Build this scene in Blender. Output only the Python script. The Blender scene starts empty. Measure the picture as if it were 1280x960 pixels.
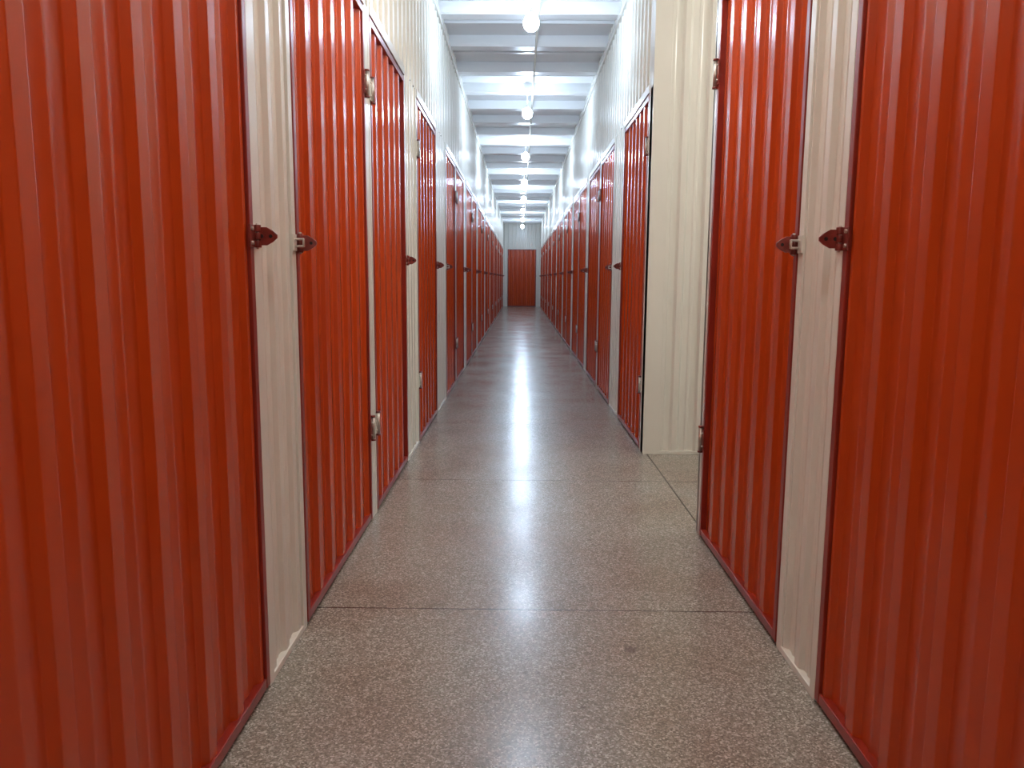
import bpy, bmesh, math, random
from mathutils import Matrix, Vector
random.seed(4)
XL, XR = -0.66, 0.775
CEIL = 3.16; DECK = 3.26
Y0, Y1 = -3.2, 30.0
DH = 2.19
sc = bpy.context.scene
sc.view_settings.view_transform = 'Standard'
sc.view_settings.look = 'None'

# ---------------- materials ----------------
def new_mat(name):
    m = bpy.data.materials.new(name); m.use_nodes = True
    nt = m.node_tree
    return m, nt, nt.nodes['Principled BSDF']
def paint(name, c, rough=0.3, var=0.12, coat=0.3, metal=0.0, bump=0.04, nscale=3.0, spec=.5):
    m, nt, b = new_mat(name)
    tc = nt.nodes.new('ShaderNodeTexCoord')
    n = nt.nodes.new('ShaderNodeTexNoise'); n.inputs['Scale'].default_value = nscale; n.inputs['Detail'].default_value = 6
    nt.links.new(tc.outputs['Object'], n.inputs['Vector'])
    r = nt.nodes.new('ShaderNodeValToRGB')
    r.color_ramp.elements[0].position = .3; r.color_ramp.elements[1].position = .7
    r.color_ramp.elements[0].color = (c[0]*(1-var), c[1]*(1-var), c[2]*(1-var), 1)
    r.color_ramp.elements[1].color = (min(1,c[0]*(1+var)), min(1,c[1]*(1+var)), min(1,c[2]*(1+var)), 1)
    nt.links.new(n.outputs['Fac'], r.inputs['Fac']); nt.links.new(r.outputs['Color'], b.inputs['Base Color'])
    b.inputs['Roughness'].default_value = rough; b.inputs['Metallic'].default_value = metal
    b.inputs['Specular IOR Level'].default_value = spec
    b.inputs['Coat Weight'].default_value = coat; b.inputs['Coat Roughness'].default_value = 0.15
    if bump:
        n2 = nt.nodes.new('ShaderNodeTexNoise'); n2.inputs['Scale'].default_value = 14
        nt.links.new(tc.outputs['Object'], n2.inputs['Vector'])
        bp = nt.nodes.new('ShaderNodeBump'); bp.inputs['Strength'].default_value = bump; bp.inputs['Distance'].default_value = .02
        nt.links.new(n2.outputs['Fac'], bp.inputs['Height']); nt.links.new(bp.outputs['Normal'], b.inputs['Normal'])
    return m
M_RED = paint('red_sheet_paint', (0.52, 0.060, 0.008), .22, .03, 0, spec=.45, bump=0)
M_RFR = paint('red_frame_paint', (0.27, 0.024, 0.012), .30, .12, 0, spec=.5, bump=.01)
M_WHT = paint('cream_sheet_paint', (0.80, 0.785, 0.715), .26, .02, .05, bump=0)
M_CEI = paint('ceiling_white_paint', (0.86, 0.87, 0.88), .35, .02, .1, bump=0)
M_BLK = paint('gap_hole_shade', (0.012, 0.008, 0.008), .7, .1, 0)  # near-black colour paints the shade inside door gaps and hasp holes
M_STL = paint('worn_steel', (0.55, 0.52, 0.48), .35, .2, 0, metal=.8, nscale=40)
M_RUST = paint('worn_red_hardware', (0.20, 0.03, 0.022), .38, .35, .1, nscale=45)
M_GRY = paint('grey_plastic', (0.7, 0.71, 0.73), .4, .05, 0)

def emis(name, c, s):
    m, nt, b = new_mat(name)
    b.inputs['Base Color'].default_value = (.9,.9,.9,1)
    b.inputs['Emission Color'].default_value = (*c, 1); b.inputs['Emission Strength'].default_value = s
    return m
M_COOL = emis('lamp_cool', (0.62, 0.79, 1.0), 215)
M_WARM = emis('lamp_neutral', (1.0, 0.95, 0.88), 275)

def floor_mat():
    m, nt, b = new_mat('terrazzo_floor')
    N = nt.nodes.new; L = nt.links.new
    tc = N('ShaderNodeTexCoord')
    def math_(op, a, bb=None, cc=None):
        x = N('ShaderNodeMath'); x.operation = op
        for i, v in enumerate((a, bb, cc)):
            if v is None: continue
            if isinstance(v, (int, float)): x.inputs[i].default_value = v
            else: L(v, x.inputs[i])
        return x.outputs[0]
    def ramp(src, els):
        r = N('ShaderNodeValToRGB'); cr = r.color_ramp
        while len(cr.elements) < len(els): cr.elements.new(.5)
        for e, (p, c) in zip(cr.elements, els):
            e.position = p; e.color = (*c, 1)
        L(src, r.inputs['Fac']); return r.outputs['Color']
    def mix(mode, f, a, c):
        x = N('ShaderNodeMix'); x.data_type = 'RGBA'; x.blend_type = mode
        if isinstance(f, (int, float)): x.inputs[0].default_value = f
        else: L(f, x.inputs[0])
        for i, v in ((6, a), (7, c)):
            if isinstance(v, tuple): x.inputs[i].default_value = (*v, 1)
            else: L(v, x.inputs[i])
        return x.outputs[2]
    vo = N('ShaderNodeTexVoronoi'); vo.inputs['Scale'].default_value = 240
    L(tc.outputs['Object'], vo.inputs['Vector'])
    sp = N('ShaderNodeSeparateColor'); L(vo.outputs['Color'], sp.inputs[0])
    chips = ramp(sp.outputs[0], [(0, (.18,.16,.13)), (.3, (.265,.24,.20)), (.62, (.33,.30,.255)), (.86, (.48,.45,.39)), (1, (.68,.65,.59))])
    n = N('ShaderNodeTexNoise'); n.inputs['Scale'].default_value = 1.8; n.inputs['Detail'].default_value = 5
    L(tc.outputs['Object'], n.inputs['Vector'])
    mott = ramp(n.outputs['Fac'], [(.30, (.82,.70,.64)), (.44, (.94,.89,.86)), (.54, (1.0,1.0,1.0)), (.75, (1.0,1.0,1.0))])
    c = mix('MULTIPLY', .9, chips, mott)
    s = N('ShaderNodeSeparateXYZ'); L(tc.outputs['Object'], s.inputs[0])
    fy = math_('ABSOLUTE', math_('SUBTRACT', math_('FLOORED_MODULO', math_('SUBTRACT', s.outputs[1], 2.41-.82), 1.64), .82))
    jy = math_('LESS_THAN', fy, .003)
    jx = math_('LESS_THAN', math_('ABSOLUTE', math_('SUBTRACT', s.outputs[0], .80)), .004)
    j = math_('MAXIMUM', jy, jx)
    c = mix('MIX', j, c, (.06,.045,.035))
    for (sx, sy, r) in ((.335,2.14,.020),(.02,2.0,.008),(.06,2.0,.006),(.17,1.83,.009),(-.02,2.62,.006),(.3,3.1,.01)):
        d = N('ShaderNodeVectorMath'); d.operation = 'DISTANCE'
        L(tc.outputs['Object'], d.inputs[0]); d.inputs[1].default_value = (sx, sy, 0)
        mr = N('ShaderNodeMapRange'); mr.inputs[1].default_value = r*.6; mr.inputs[2].default_value = r*1.2
        mr.inputs[3].default_value = .6; mr.inputs[4].default_value = 0
        L(d.outputs['Value'], mr.inputs[0])
        c = mix('MIX', mr.outputs[0], c, (.08,.055,.045))
    L(c, b.inputs['Base Color'])
    n3 = N('ShaderNodeTexNoise'); n3.inputs['Scale'].default_value = 2.2; n3.inputs['Detail'].default_value = 5
    L(tc.outputs['Object'], n3.inputs['Vector'])
    mr = N('ShaderNodeMapRange'); mr.inputs[1].default_value = .3; mr.inputs[2].default_value = .7
    mr.inputs[3].default_value = .18; mr.inputs[4].default_value = .27
    L(n3.outputs['Fac'], mr.inputs[0]); L(mr.outputs[0], b.inputs['Roughness'])
    b.inputs['Specular IOR Level'].default_value = .5
    bp = N('ShaderNodeBump'); bp.inputs['Strength'].default_value = .03; bp.inputs['Distance'].default_value = .002
    L(sp.outputs[1], bp.inputs['Height']); L(bp.outputs['Normal'], b.inputs['Normal'])
    return m
M_FLOOR = floor_mat()

# ---------------- mesh builder ----------------
class MB:
    def __init__(s, fn=None, mats=()):
        s.bm = bmesh.new(); s.fn = fn or (lambda u, w, z: (u, w, z)); s.mats = list(mats)
    def v(s, p): return s.bm.verts.new(s.fn(*p))
    def box(s, u0, u1, w0, w1, z0, z1, m=0):
        c = [s.v(p) for p in ((u0,w0,z0),(u1,w0,z0),(u1,w1,z0),(u0,w1,z0),(u0,w0,z1),(u1,w0,z1),(u1,w1,z1),(u0,w1,z1))]
        fs = [s.bm.faces.new([c[i] for i in q]) for q in ((0,3,2,1),(4,5,6,7),(0,1,5,4),(1,2,6,5),(2,3,7,6),(3,0,4,7))]
        for f in fs: f.material_index = m
        return fs
    def prism(s, poly, e0, e1, m=0, mk=None):
        a = [s.v(mk(p, e0)) for p in poly]; b = [s.v(mk(p, e1)) for p in poly]
        fs = [s.bm.faces.new(a), s.bm.faces.new(b)]
        n = len(poly)
        for i in range(n): fs.append(s.bm.faces.new((a[i], a[(i+1)%n], b[(i+1)%n], b[i])))
        for f in fs: f.material_index = m
    def cyl(s, c, ax, r, h, m=0, n=14):
        a, b = [], []
        o = [i for i in range(3) if i != ax]
        for i in range(n):
            t = 2*math.pi*i/n
            for lst, e in ((a, -h/2), (b, h/2)):
                p = list(c); p[ax] += e; p[o[0]] += r*math.cos(t); p[o[1]] += r*math.sin(t)
                lst.append(s.v(p))
        fs = [s.bm.faces.new(a), s.bm.faces.new(b)]
        for i in range(n):
            f = s.bm.faces.new((a[i], a[(i+1)%n], b[(i+1)%n], b[i])); f.smooth = True; fs.append(f)
        for f in fs: f.material_index = m
    def corr(s, a, b, z0, z1, lo, hi, period=.15, crest=.035, slope=.014, phase=0.0, m=0, bead=.22):
        k = math.floor((a - phase)/period) - 1
        seq = []
        while phase + k*period < b + period:
            c = phase + k*period
            seq += [(c-crest/2-slope, lo), (c-crest/2, hi), (c+crest/2, hi), (c+crest/2+slope, lo)]
            if bead:
                q = c + period/2
                seq += [(q-.013, lo), (q-.006, lo+(hi-lo)*bead), (q+.006, lo+(hi-lo)*bead), (q+.013, lo)]
            k += 1
        def w_at(u):
            for (u0, w0), (u1, w1) in zip(seq, seq[1:]):
                if u0 <= u <= u1: return w0 + (w1-w0)*(u-u0)/max(1e-9, u1-u0)
            return lo
        P = [(a, w_at(a))] + [p for p in seq if a + 4e-3 < p[0] < b - 4e-3] + [(b, w_at(b))]
        A = [s.v((u, w, z0)) for u, w in P]; B = [s.v((u, w, z1)) for u, w in P]
        for i in range(len(P)-1):
            f = s.bm.faces.new((A[i], A[i+1], B[i+1], B[i])); f.material_index = m
    def obj(s, name, parent=None, bevel=0, hard=False):
        bmesh.ops.recalc_face_normals(s.bm, faces=s.bm.faces[:])
        if hard:
            for f in s.bm.faces: f.smooth = True
        me = bpy.data.meshes.new(name); s.bm.to_mesh(me); s.bm.free()
        for m in s.mats: me.materials.append(m)
        o = bpy.data.objects.new(name, me); sc.collection.objects.link(o)
        if parent: o.parent = parent
        if bevel:
            bv = o.modifiers.new('bevel', 'BEVEL'); bv.width = bevel; bv.segments = 2; bv.limit_method = 'ANGLE'
            bv.angle_limit = math.radians(15 if hard else 30)
            bv.harden_normals = hard
        return o
FL = lambda u, w, z: (XL + w, u, z)
FR = lambda u, w, z: (XR - w, u, z)
FE = lambda u, w, z: (u, Y1 - w, z)

# ---------------- door layout ----------------
left = [(-1.45,-.42,-1),(-.30,.75,1),(.85,1.91,-1),(2.27,3.34,1),(3.46,4.45,-1),(4.97,6.07,-1),(6.86,7.82,1),(7.93,9.0,-1)]
right = [(-1.5,-.45,-1),(-.3,.72,1),(.82,1.87,-1),(2.17,3.165,1),(4.83,5.94,-1),(6.55,7.58,1),(7.70,8.85,-1)]
def cont(lst, start):
    y = start
    while y + 2.2 < Y1 - .2:
        lst += [(y, y+1.03, 1), (y+1.13, y+2.16, -1)]
        y += 2.16 + .36
cont(left, 9.42); cont(right, 9.2)

dn = [0]
def make_door(fn, a, b, hs):
    dn[0] += 1
    mb = MB(fn, [M_RED, M_RFR, M_BLK])
    fw = .026; g = .004
    mb.box(a, b, -.05, -.028, 0.004, DH, 2)  # black sheet behind the leaf, painted shade showing through the gaps
    mb.box(a+g, a+g+fw, -.028, .008, .012, DH-.006, 1)
    mb.box(b-g-fw, b-g, -.028, .008, .012, DH-.006, 1)
    mb.box(a+g+fw, b-g-fw, -.028, .007, .012, .040, 1)
    mb.box(a+g+fw, b-g-fw, -.028, .007, DH-.036, DH-.006, 1)
    c = (a+b)/2
    mb.corr(a+g+fw+.006, b-g-fw-.006, .040, DH-.036, -.014, .001, period=.166, crest=.040, slope=.012, phase=c, m=0, bead=.12)
    d = mb.obj('door_%d' % dn[0], bevel=.0025, hard=True)
    hu = a if hs < 0 else b; lu = b if hs < 0 else a
    dd = 1 if hs < 0 else -1
    for i, z in enumerate((.42, 1.88)):
        h = MB(fn, [M_STL, M_RUST, M_WHT])
        h.cyl((hu, .016, z), 2, .0085, .10, 0)
        h.cyl((hu, .016, z+.053), 2, .0105, .007, 1); h.cyl((hu, .016, z-.053), 2, .0105, .007, 1)
        u0, u1 = sorted((hu+dd*.004, hu+dd*.034)); h.box(u0, u1, .008, .012, z-.045, z+.045, 1)
        u0, u1 = sorted((hu-dd*.004, hu-dd*.034)); h.box(u0, u1, .006, .011, z-.045, z+.045, 2)
        for q in (-.028, .028):
            h.cyl((hu+dd*.022, .014, z+q), 1, .0045, .006, 0, 8); h.cyl((hu-dd*.022, .013, z+q), 1, .0045, .006, 0, 8)
        h.obj('hinge_%d' % (i+1), d)
    dl = -dd; z = 1.178
    h = MB(fn, [M_RUST, M_STL, M_WHT, M_BLK])
    P = lambda x: lu + dl*x
    u0, u1 = sorted((P(.006), P(.042))); h.box(u0, u1, .008, .013, z-.027, z+.027, 0)
    for q in (-.017, .017): h.cyl((P(.032), .015, z+q), 1, .005, .006, 1, 10)
    for q in (-.019, 0, .019): h.cyl((P(.004), .018, z+q), 2, .0085, .0165, 0)
    h.cyl((P(.004), .018, z), 2, .004, .062, 1)
    poly = [(.014, z-.022), (.040, z-.022), (.056, z-.013), (.066, z-.004), (.066, z+.004), (.056, z+.013), (.040, z+.022), (.014, z+.022)]
    mk = lambda p, e: (e, p[0], p[1])
    h.prism(poly, P(.001), P(.006), 0, mk)
    for q in (.028, .050):
        h.cyl((P(.0035), q, z), 0, .0048, .0064, 3, 12)  # solid black plugs, painted darkness in place of open holes
    u0, u1 = sorted((P(-.008), P(-.040)))
    h.box(u0, u1, .006, .011, z-.024, z+.024, 2)
    for q in (-.010, .010):
        h.cyl((P(-.020), .022, z+q), 1, .0035, .026, 1, 10)
    h.cyl((P(-.020), .034, z), 2, .0038, .024, 1, 10)
    h.obj('hasp_latch', d, .0008)
    return d
for a, b, h in left: make_door(FL, a, b, h)
for a, b, h in right: make_door(FR, a, b, h)

# ---------------- side walls ----------------
def make_wall(name, fn, doors, y0, y1, skips=(), phase=0.0):
    mb = MB(fn, [M_WHT, M_BLK])
    spans = []; y = y0
    for s0, s1 in list(skips) + [(y1, y1)]:
        spans.append((y, s0)); y = s1
    for s0, s1 in spans:
        mb.box(s0, s1, -.12, -.052, 0, DECK, 0)
        ds = [d for d in doors if d[0] >= s0-.01 and d[1] <= s1+.01]
        y = s0
        for a, b, _ in ds + [(s1, s1, 0)]:
            if a - y > .16:
                mb.corr(y, a, 0.0, DH+.05, -.014, .0, period=.12, crest=.03, slope=.012, phase=(y+a)/2, m=0)
                mb.box(y+.001, a-.001, -.03, .005, 0, .020, 0)
            elif a - y > .02:
                mb.box(y, a, -.05, .004, 0, DH+.02, 0)
            y = b
        mb.corr(s0, s1, DH+.05, CEIL+.1, -.014, .0, period=.15, crest=.032, slope=.013, phase=s0+phase, m=0)
        for a, b, _ in ds:
            mb.box(a-.036, a-.001, -.05, .006, 0, DH+.05, 0)
            mb.box(b+.001, b+.036, -.05, .006, 0, DH+.05, 0)
            mb.box(a-.001, b+.001, -.05, .010, DH+.002, DH+.05, 0)
        mb.box(s0, s1, -.03, .012, CEIL-.05, CEIL+.005, 0)
    return mb.obj(name, bevel=.002, hard=True)
OP = (3.225, 4.71)
make_wall('wall_left', FL, left, Y0, Y1)
make_wall('wall_right', FR, right, Y0, Y1, skips=[OP])

XC = 5.2
mb = MB(lambda u, w, z: (u, OP[1]-w, z), [M_WHT])
mb.box(XR+.12, XC, -.08, -.03, 0, DECK); mb.corr(XR+.10, XC, .0, CEIL+.1, -.016, 0, period=.15, phase=XR+.19, crest=.03)
mb.box(XR-.004, XR+.10, -.10, .006, 0, CEIL+.1); mb.box(XR+.10, XC, -.03, .005, 0, .020)
mb.obj('wall_cross_far', bevel=.002, hard=True)
mb = MB(lambda u, w, z: (u, OP[0]+w, z), [M_WHT])
mb.box(XR+.12, XC, -.08, -.03, 0, DECK); mb.corr(XR+.06, XC, .0, CEIL+.1, -.016, 0, period=.15, phase=XR+.14, crest=.03)
mb.box(XR-.004, XR+.06, -.05, .006, 0, CEIL+.1); mb.box(XR+.06, XC, -.03, .005, 0, .020)
mb.obj('wall_cross_near', bevel=.002, hard=True)
mb = MB(lambda u, w, z: (XC-w, u, z), [M_WHT])
mb.box(OP[0]-.1, OP[1]+.1, -.1, -.02, 0, DECK); mb.corr(OP[0], OP[1], 0, CEIL+.1, -.016, 0)
mb.obj('wall_cross_end')

mb = MB(FE, [M_WHT])
ec = .06; ea, eb = ec-.55, ec+.55
mb.box(XL-.1, XR+.1, -.12, -.052, 0, DECK)
mb.corr(XL, ea, 0, DH+.05, -.016, 0); mb.corr(eb, XR, 0, DH+.05, -.016, 0)
mb.corr(XL, XR, DH+.05, CEIL+.1, -.016, 0)
mb.box(ea-.04, ea-.002, -.05, .006, 0, DH+.05); mb.box(eb+.002, eb+.04, -.05, .006, 0, DH+.05); mb.box(ea, eb, -.05, .01, DH+.002, DH+.05)
mb.obj('wall_end')
make_door(FE, ea, eb, -1)
mb = MB(lambda u, w, z: (u, Y0+w, z), [M_WHT])
mb.box(XL-.1, XR+.1, -.12, -.03, 0, DECK); mb.corr(XL, XR, 0, CEIL+.1, -.016, 0)
mb.obj('wall_back')

mb = MB(None, [M_FLOOR])
mb.box(XL-.15, XC+.1, Y0-.1, Y1+.1, -.12, 0)
mb.obj('floor')

# ---------------- ceiling: deck sheets on folded purlins ----------------
mb = MB(None, [M_CEI, M_BLK])
mb.box(XL-.15, XC+.1, Y0-.1, Y1+.1, DECK, DECK+.06)
y = Y0 + .2
while y < Y1:
    w = .13; zb = CEIL
    xe = XC if OP[0]-.1 < y < OP[1]+.1 else XR
    mb.box(XL-.02, xe+.02, y, y+w, zb, zb+.012)
    mb.box(XL-.02, xe+.02, y, y+.012, zb+.012, DECK)
    mb.box(XL-.02, xe+.02, y+w-.012, y+w, zb+.012, DECK)
    mb.box(XL-.02, xe+.02, y+.46, y+.50, DECK-.025, DECK)
    y += .86
mb.obj('ceiling', bevel=.003, hard=True)

# ---------------- lamps ----------------
def lamp(x, y, mat, zb=2.92):
    e = bpy.data.objects.new('pendant_lamp', None); sc.collection.objects.link(e); e.location = (x, y, zb)
    b = MB(None, [mat])
    prof = [(0,-.060),(.028,-.054),(.047,-.038),(.057,-.012),(.057,.012),(.047,.036),(.028,.052)]
    n = 16; R = []
    for r, z in prof:
        R.append([b.v((0,0,z))] if r == 0 else [b.v((r*math.cos(2*math.pi*i/n), r*math.sin(2*math.pi*i/n), z)) for i in range(n)])
    for i in range(n):
        f = b.bm.faces.new((R[0][0], R[1][i], R[1][(i+1)%n])); f.smooth = True
    for A, B in zip(R[1:], R[2:]):
        for i in range(n):
            f = b.bm.faces.new((A[i], A[(i+1)%n], B[(i+1)%n], B[i])); f.smooth = True
    b.obj('bulb', e)
    b = MB(None, [M_GRY, M_WHT])
    b.cyl((0,0,.064), 2, .018, .028, 0, 20); b.cyl((0,0,.086), 2, .012, .02, 1, 20)
    t = CEIL-.02-zb
    b.cyl((0,0,(t+.09)/2), 2, .004, t-.09, 1, 8)
    b.cyl((0,0,t), 2, .035, .03, 1, 20)
    b.obj('socket_and_cord', e)
LY = [-.3, 2.8, 5.9, 9.0, 12.1, 15.3, 18.4, 21.6, 24.8, 28.0]
for yy in LY: lamp(.065, yy, M_WARM if yy < 5 else M_COOL)
lamp(2.6, 3.97, M_WARM)
mb = MB(None, [M_WHT])
mb.cyl((.125, (Y0+Y1)/2, CEIL-.012), 1, .010, Y1-Y0-.1, 0, 10)
mb.obj('electrical_conduit')

w = bpy.data.worlds.new('world'); sc.world = w; w.use_nodes = True
w.node_tree.nodes['Background'].inputs[0].default_value = (.5,.5,.5,1); w.node_tree.nodes['Background'].inputs[1].default_value = .2
cam = bpy.data.cameras.new('camera'); co = bpy.data.objects.new('camera', cam); sc.collection.objects.link(co)
cam.sensor_width = 36; cam.lens = 962/1280*36; cam.clip_start = .02
R = Matrix.Rotation(math.radians(.55), 4, 'Z') @ Matrix.Rotation(math.radians(90-7.81), 4, 'X') @ Matrix.Rotation(math.radians(.4), 4, 'Z')
co.matrix_world = Matrix.Translation((0, 0, 1.08)) @ R
sc.camera = co
